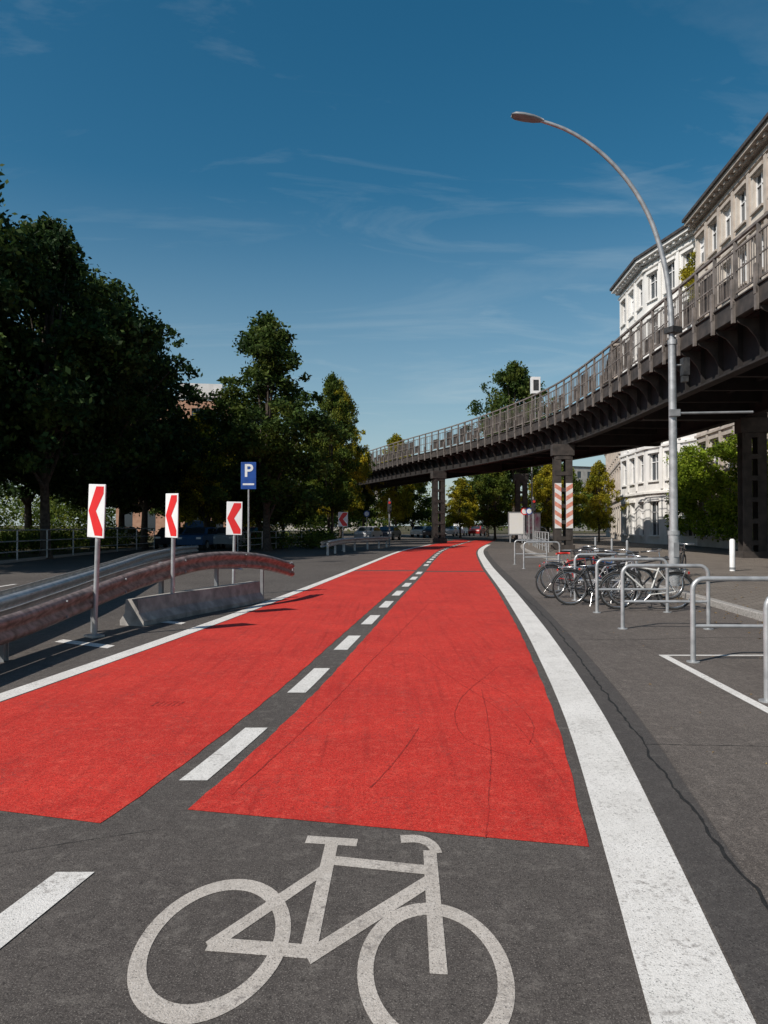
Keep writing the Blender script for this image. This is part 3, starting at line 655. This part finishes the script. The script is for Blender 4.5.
# ---------------------------------------------------------------- cars
def car(x,y,rz,c,van=False):
    pm=paint('car_paint',c); e=empty('parked_car',(x,y,.0),rz); m=MB()
    prof=[(-2.1,.35),(-2.15,.75),(-2.05,.95),(-1.25,1.02),(-.75,1.42),(.75,1.46),(1.55,1.02),(2.05,.92),(2.12,.6),(2.1,.35)] if not van else [(-2.3,.35),(-2.35,1.0),(-2.0,1.15),(-1.4,1.9),(2.2,1.95),(2.35,1.1),(2.35,.35)]
    n=len(prof); vs=[]
    for w,k in ((-.86,1),(-.80,0),(.80,0),(.86,1)):
        for a,z in prof:
            inset=.14 if z>1.1 else 0
            vs.append((a*(1 if k==0 else .985),(abs(w)-inset)*(1 if w>0 else -1),z if k==0 else z-.02))
    fs=[(i*n+j,i*n+(j+1)%n,(i+1)*n+(j+1)%n,(i+1)*n+j) for i in range(3) for j in range(n)]+[tuple(range(n))[::-1],tuple(range(3*n,4*n))]
    m.add(vs,fs,0); m.obj('body',[pm],e,bevel=.03)
    m=MB()
    zt=1.36 if not van else 1.8; zb=1.03 if not van else 1.25
    a0,a1,b0,b1=(-1.2,1.45,-.72,.72) if not van else (-1.9,2.1,-1.4,2.1)
    for s in (-1,1):
        m.add([(a0,s*.875,zb),(a1,s*.875,zb),(b1,s*.745,zt),(b0,s*.745,zt)],[(0,1,2,3)])
    if not van:
        m.add([(-1.29,-.68,1.05),(-1.29,.68,1.05),(-.82,.6,1.41),(-.82,-.6,1.41)],[(0,1,2,3)]); m.add([(1.53,-.68,1.07),(1.53,.68,1.07),(.85,.6,1.45),(.85,-.6,1.45)],[(0,1,2,3)])
    m.obj('windows',[M_glass],e)
    m=MB()
    for a in (-1.35,1.35):
        for s in (-.82,.82):
            m.tube([(a,s-.1,.33),(a,s+.1,.33)],.33,20,0); m.tube([(a,s-.115,.33),(a,s+.115,.33)],.2,14,1)
    m.obj('wheels',[M_black,M_galv],e)
    m=MB()
    for s in (-.6,.6): m.box((-2.13,s,.78),(.06,.3,.12),0,0); m.box((2.11,s,.8),(.06,.26,.14),0,1)
    m.obj('lights',[M_wsign,M_rsign],e)
car(-14.2,50,dg(95),(.02,.02,.025)); car(-11.9,48.0,dg(85),(.03,.08,.18)); car(-10.4,50,dg(88),(.3,.32,.34)); car(-9.4,56,dg(88),(.25,.03,.03)); car(-18.5,52,dg(90),(.5,.5,.5)); car(-14.2,57,dg(90),(.04,.09,.2),True)
car(9.2,104,dg(75),(.6,.6,.6)); car(11.5,112,dg(75),(.7,.7,.7),True); car(13.6,108,dg(70),(.35,.03,.03)); car(6.2,92,dg(70),(.03,.03,.04)); car(5.0,100,dg(70),(.5,.5,.5)); car(8.2,118,dg(80),(.6,.5,.1)); car(.5,78,dg(75),(.05,.06,.08)); car(-1.5,72,dg(75),(.4,.4,.42)); car(16.2,78,dg(66),(.6,.6,.6),True); car(14.6,72,dg(66),(.05,.07,.12)); car(13.4,66.5,dg(66),(.3,.3,.32))
# ---------------------------------------------------------------- small far street furniture
def round_sign(x,y,z,mt,name='traffic_sign',r=.3):
    e=empty(name,(x,y,.1)); m=MB(); m.tube([(0,.04,0),(0,.04,z+r)],.035,8); m.obj('post',[M_galv],e)
    m=MB(); m.tube([(0,.0,z),(0,.012,z)],r,20,0); m.tube([(0,-.006,z),(0,-.001,z)],r*.72,20,1); m.obj('disc',[mt,M_wsign],e)
round_sign(10.6,54,2.5,M_bsign,r=.25); round_sign(-1.4,60,2.4,M_bsign,r=.25); round_sign(11.4,60,2.6,M_rsign,r=.3)
def tlight(x,y):
    m=MB(); m.tube([(0,0,0),(0,0,3.5)],.06,10,0); m.box((0,-.1,2.9),(.28,.22,.85),0,1)
    for k,mt in enumerate((2,1,1)): m.tube([(0,-.215,3.17-k*.27),(0,-.26,3.17-k*.27)],.09,12,mt)
    m.obj('traffic_light',[M_galvd,M_dark,M_redp],loc=(x,y,.05))
tlight(10.4,51.5); tlight(.4,54)
def poster(x,y,c):
    e=empty('advertising_board',(x,y,.12)); m=MB(); m.box((0,0,1.6),(1.3,.16,1.9)); m.box((-.5,0,.33),(.1,.1,.66)); m.box((.5,0,.33),(.1,.1,.66)); m.obj('frame',[M_galvd],e)
    m=MB(); m.box((0,-.084,1.6),(1.15,.006,1.7)); m.obj('poster',[noise_mat('poster',c,(.7,.7,.7),2.2,.4)],e)
poster(12.9,64,(.5,.1,.2)); poster(10.9,61,(.7,.7,.66))
m=MB(); m.tube([(0,0,0),(0,0,7.5),(-.5,0,8.2),(-1.6,0,8.5)],[.08,.06,.05,.04],10); m.box((-1.9,0,8.5),(.7,.25,.12)); m.obj('street_lamp',[M_galvd],loc=(13.6,68,.1))
# ---------------------------------------------------------------- light
EL=math.radians(42); sd=Vector((.79,.61,0)).normalized()
d=Vector((sd.x*math.cos(EL),sd.y*math.cos(EL),-math.sin(EL)))
sl=bpy.data.lights.new('sun','SUN'); sl.energy=5.0; sl.angle=math.radians(.53); sl.color=(1,.93,.84)
so=bpy.data.objects.new('sun',sl); COL.objects.link(so); so.rotation_euler=d.to_track_quat('-Z','Y').to_euler(); so.location=(-20,-20,30)
w=bpy.data.worlds.new('World'); S.world=w; w.use_nodes=True; nt=w.node_tree; N=nt.nodes; L=nt.links
bg=N['Background']; sk=N.new('ShaderNodeTexSky'); sk.sky_type='NISHITA'; sk.sun_disc=False; sk.sun_elevation=EL
sk.sun_rotation=math.atan2(-sd.x,-sd.y)%(2*math.pi); sk.air_density=1.0; sk.dust_density=.8; sk.ozone_density=2.0
hs=N.new('ShaderNodeHueSaturation'); hs.inputs['Saturation'].default_value=1.38; hs.inputs['Hue'].default_value=.482
L.new(sk.outputs[0],hs.inputs['Color'])
tc=N.new('ShaderNodeTexCoord'); sx=N.new('ShaderNodeSeparateXYZ'); L.new(tc.outputs['Generated'],sx.inputs[0])
def mth(op,a,b):
    n=N.new('ShaderNodeMath'); n.operation=op
    for i,v in enumerate((a,b)):
        if isinstance(v,(int,float)): n.inputs[i].default_value=v
        else: L.new(v,n.inputs[i])
    return n.outputs[0]
zz=mth('ADD',mth('MAXIMUM',sx.outputs[2],0.0),.12)
cx=N.new('ShaderNodeCombineXYZ'); L.new(mth('DIVIDE',sx.outputs[0],zz),cx.inputs[0]); L.new(mth('DIVIDE',sx.outputs[1],zz),cx.inputs[1])
def clouds(scale,rot,sc,lo,hi,mx_,dist,off):
    mp=N.new('ShaderNodeMapping'); mp.inputs['Scale'].default_value=scale; mp.inputs['Rotation'].default_value=(0,0,rot); mp.inputs['Location'].default_value=off; L.new(cx.outputs[0],mp.inputs[0])
    nz=N.new('ShaderNodeTexNoise'); nz.inputs['Scale'].default_value=sc; nz.inputs['Detail'].default_value=10; nz.inputs['Roughness'].default_value=.6; nz.inputs['Distortion'].default_value=dist; L.new(mp.outputs[0],nz.inputs[0])
    mr=N.new('ShaderNodeMapRange'); mr.inputs['From Min'].default_value=lo; mr.inputs['From Max'].default_value=hi; mr.inputs['To Max'].default_value=mx_; L.new(nz.outputs['Fac'],mr.inputs[0]); return mr.outputs[0]
c1=clouds((.8,2.4,1),.5,.55,.52,.88,.32,1.3,(0,0,0)); c2=clouds((1.3,3.2,1),-1.1,.8,.57,.90,.26,1.6,(3,1,0))
hz=N.new('ShaderNodeMapRange'); hz.inputs['From Min'].default_value=.42; hz.inputs['From Max'].default_value=0.0; hz.inputs['To Max'].default_value=.72; L.new(sx.outputs[2],hz.inputs[0])
hp=mth('POWER',hz.outputs[0],1.4)
cc=mth('MINIMUM',mth('ADD',mth('ADD',c1,c2),hp),.8)
mx=N.new('ShaderNodeMix'); mx.data_type='RGBA'; L.new(cc,mx.inputs[0]); L.new(hs.outputs[0],mx.inputs[6]); mx.inputs[7].default_value=(5.8,7.0,7.5,1)
L.new(mx.outputs[2],bg.inputs[0]); bg.inputs[1].default_value=.085
# ---------------------------------------------------------------- camera
cd=bpy.data.cameras.new('camera'); cd.sensor_fit='VERTICAL'; cd.sensor_height=36; cd.sensor_width=27; cd.lens=26.0; cd.clip_end=3000
co=bpy.data.objects.new('camera',cd); COL.objects.link(co); co.location=(0,0,1.6); co.rotation_euler=(math.radians(91.0),0,0); S.camera=co
S.view_settings.view_transform='Standard'; S.view_settings.look='None'; S.view_settings.exposure=0
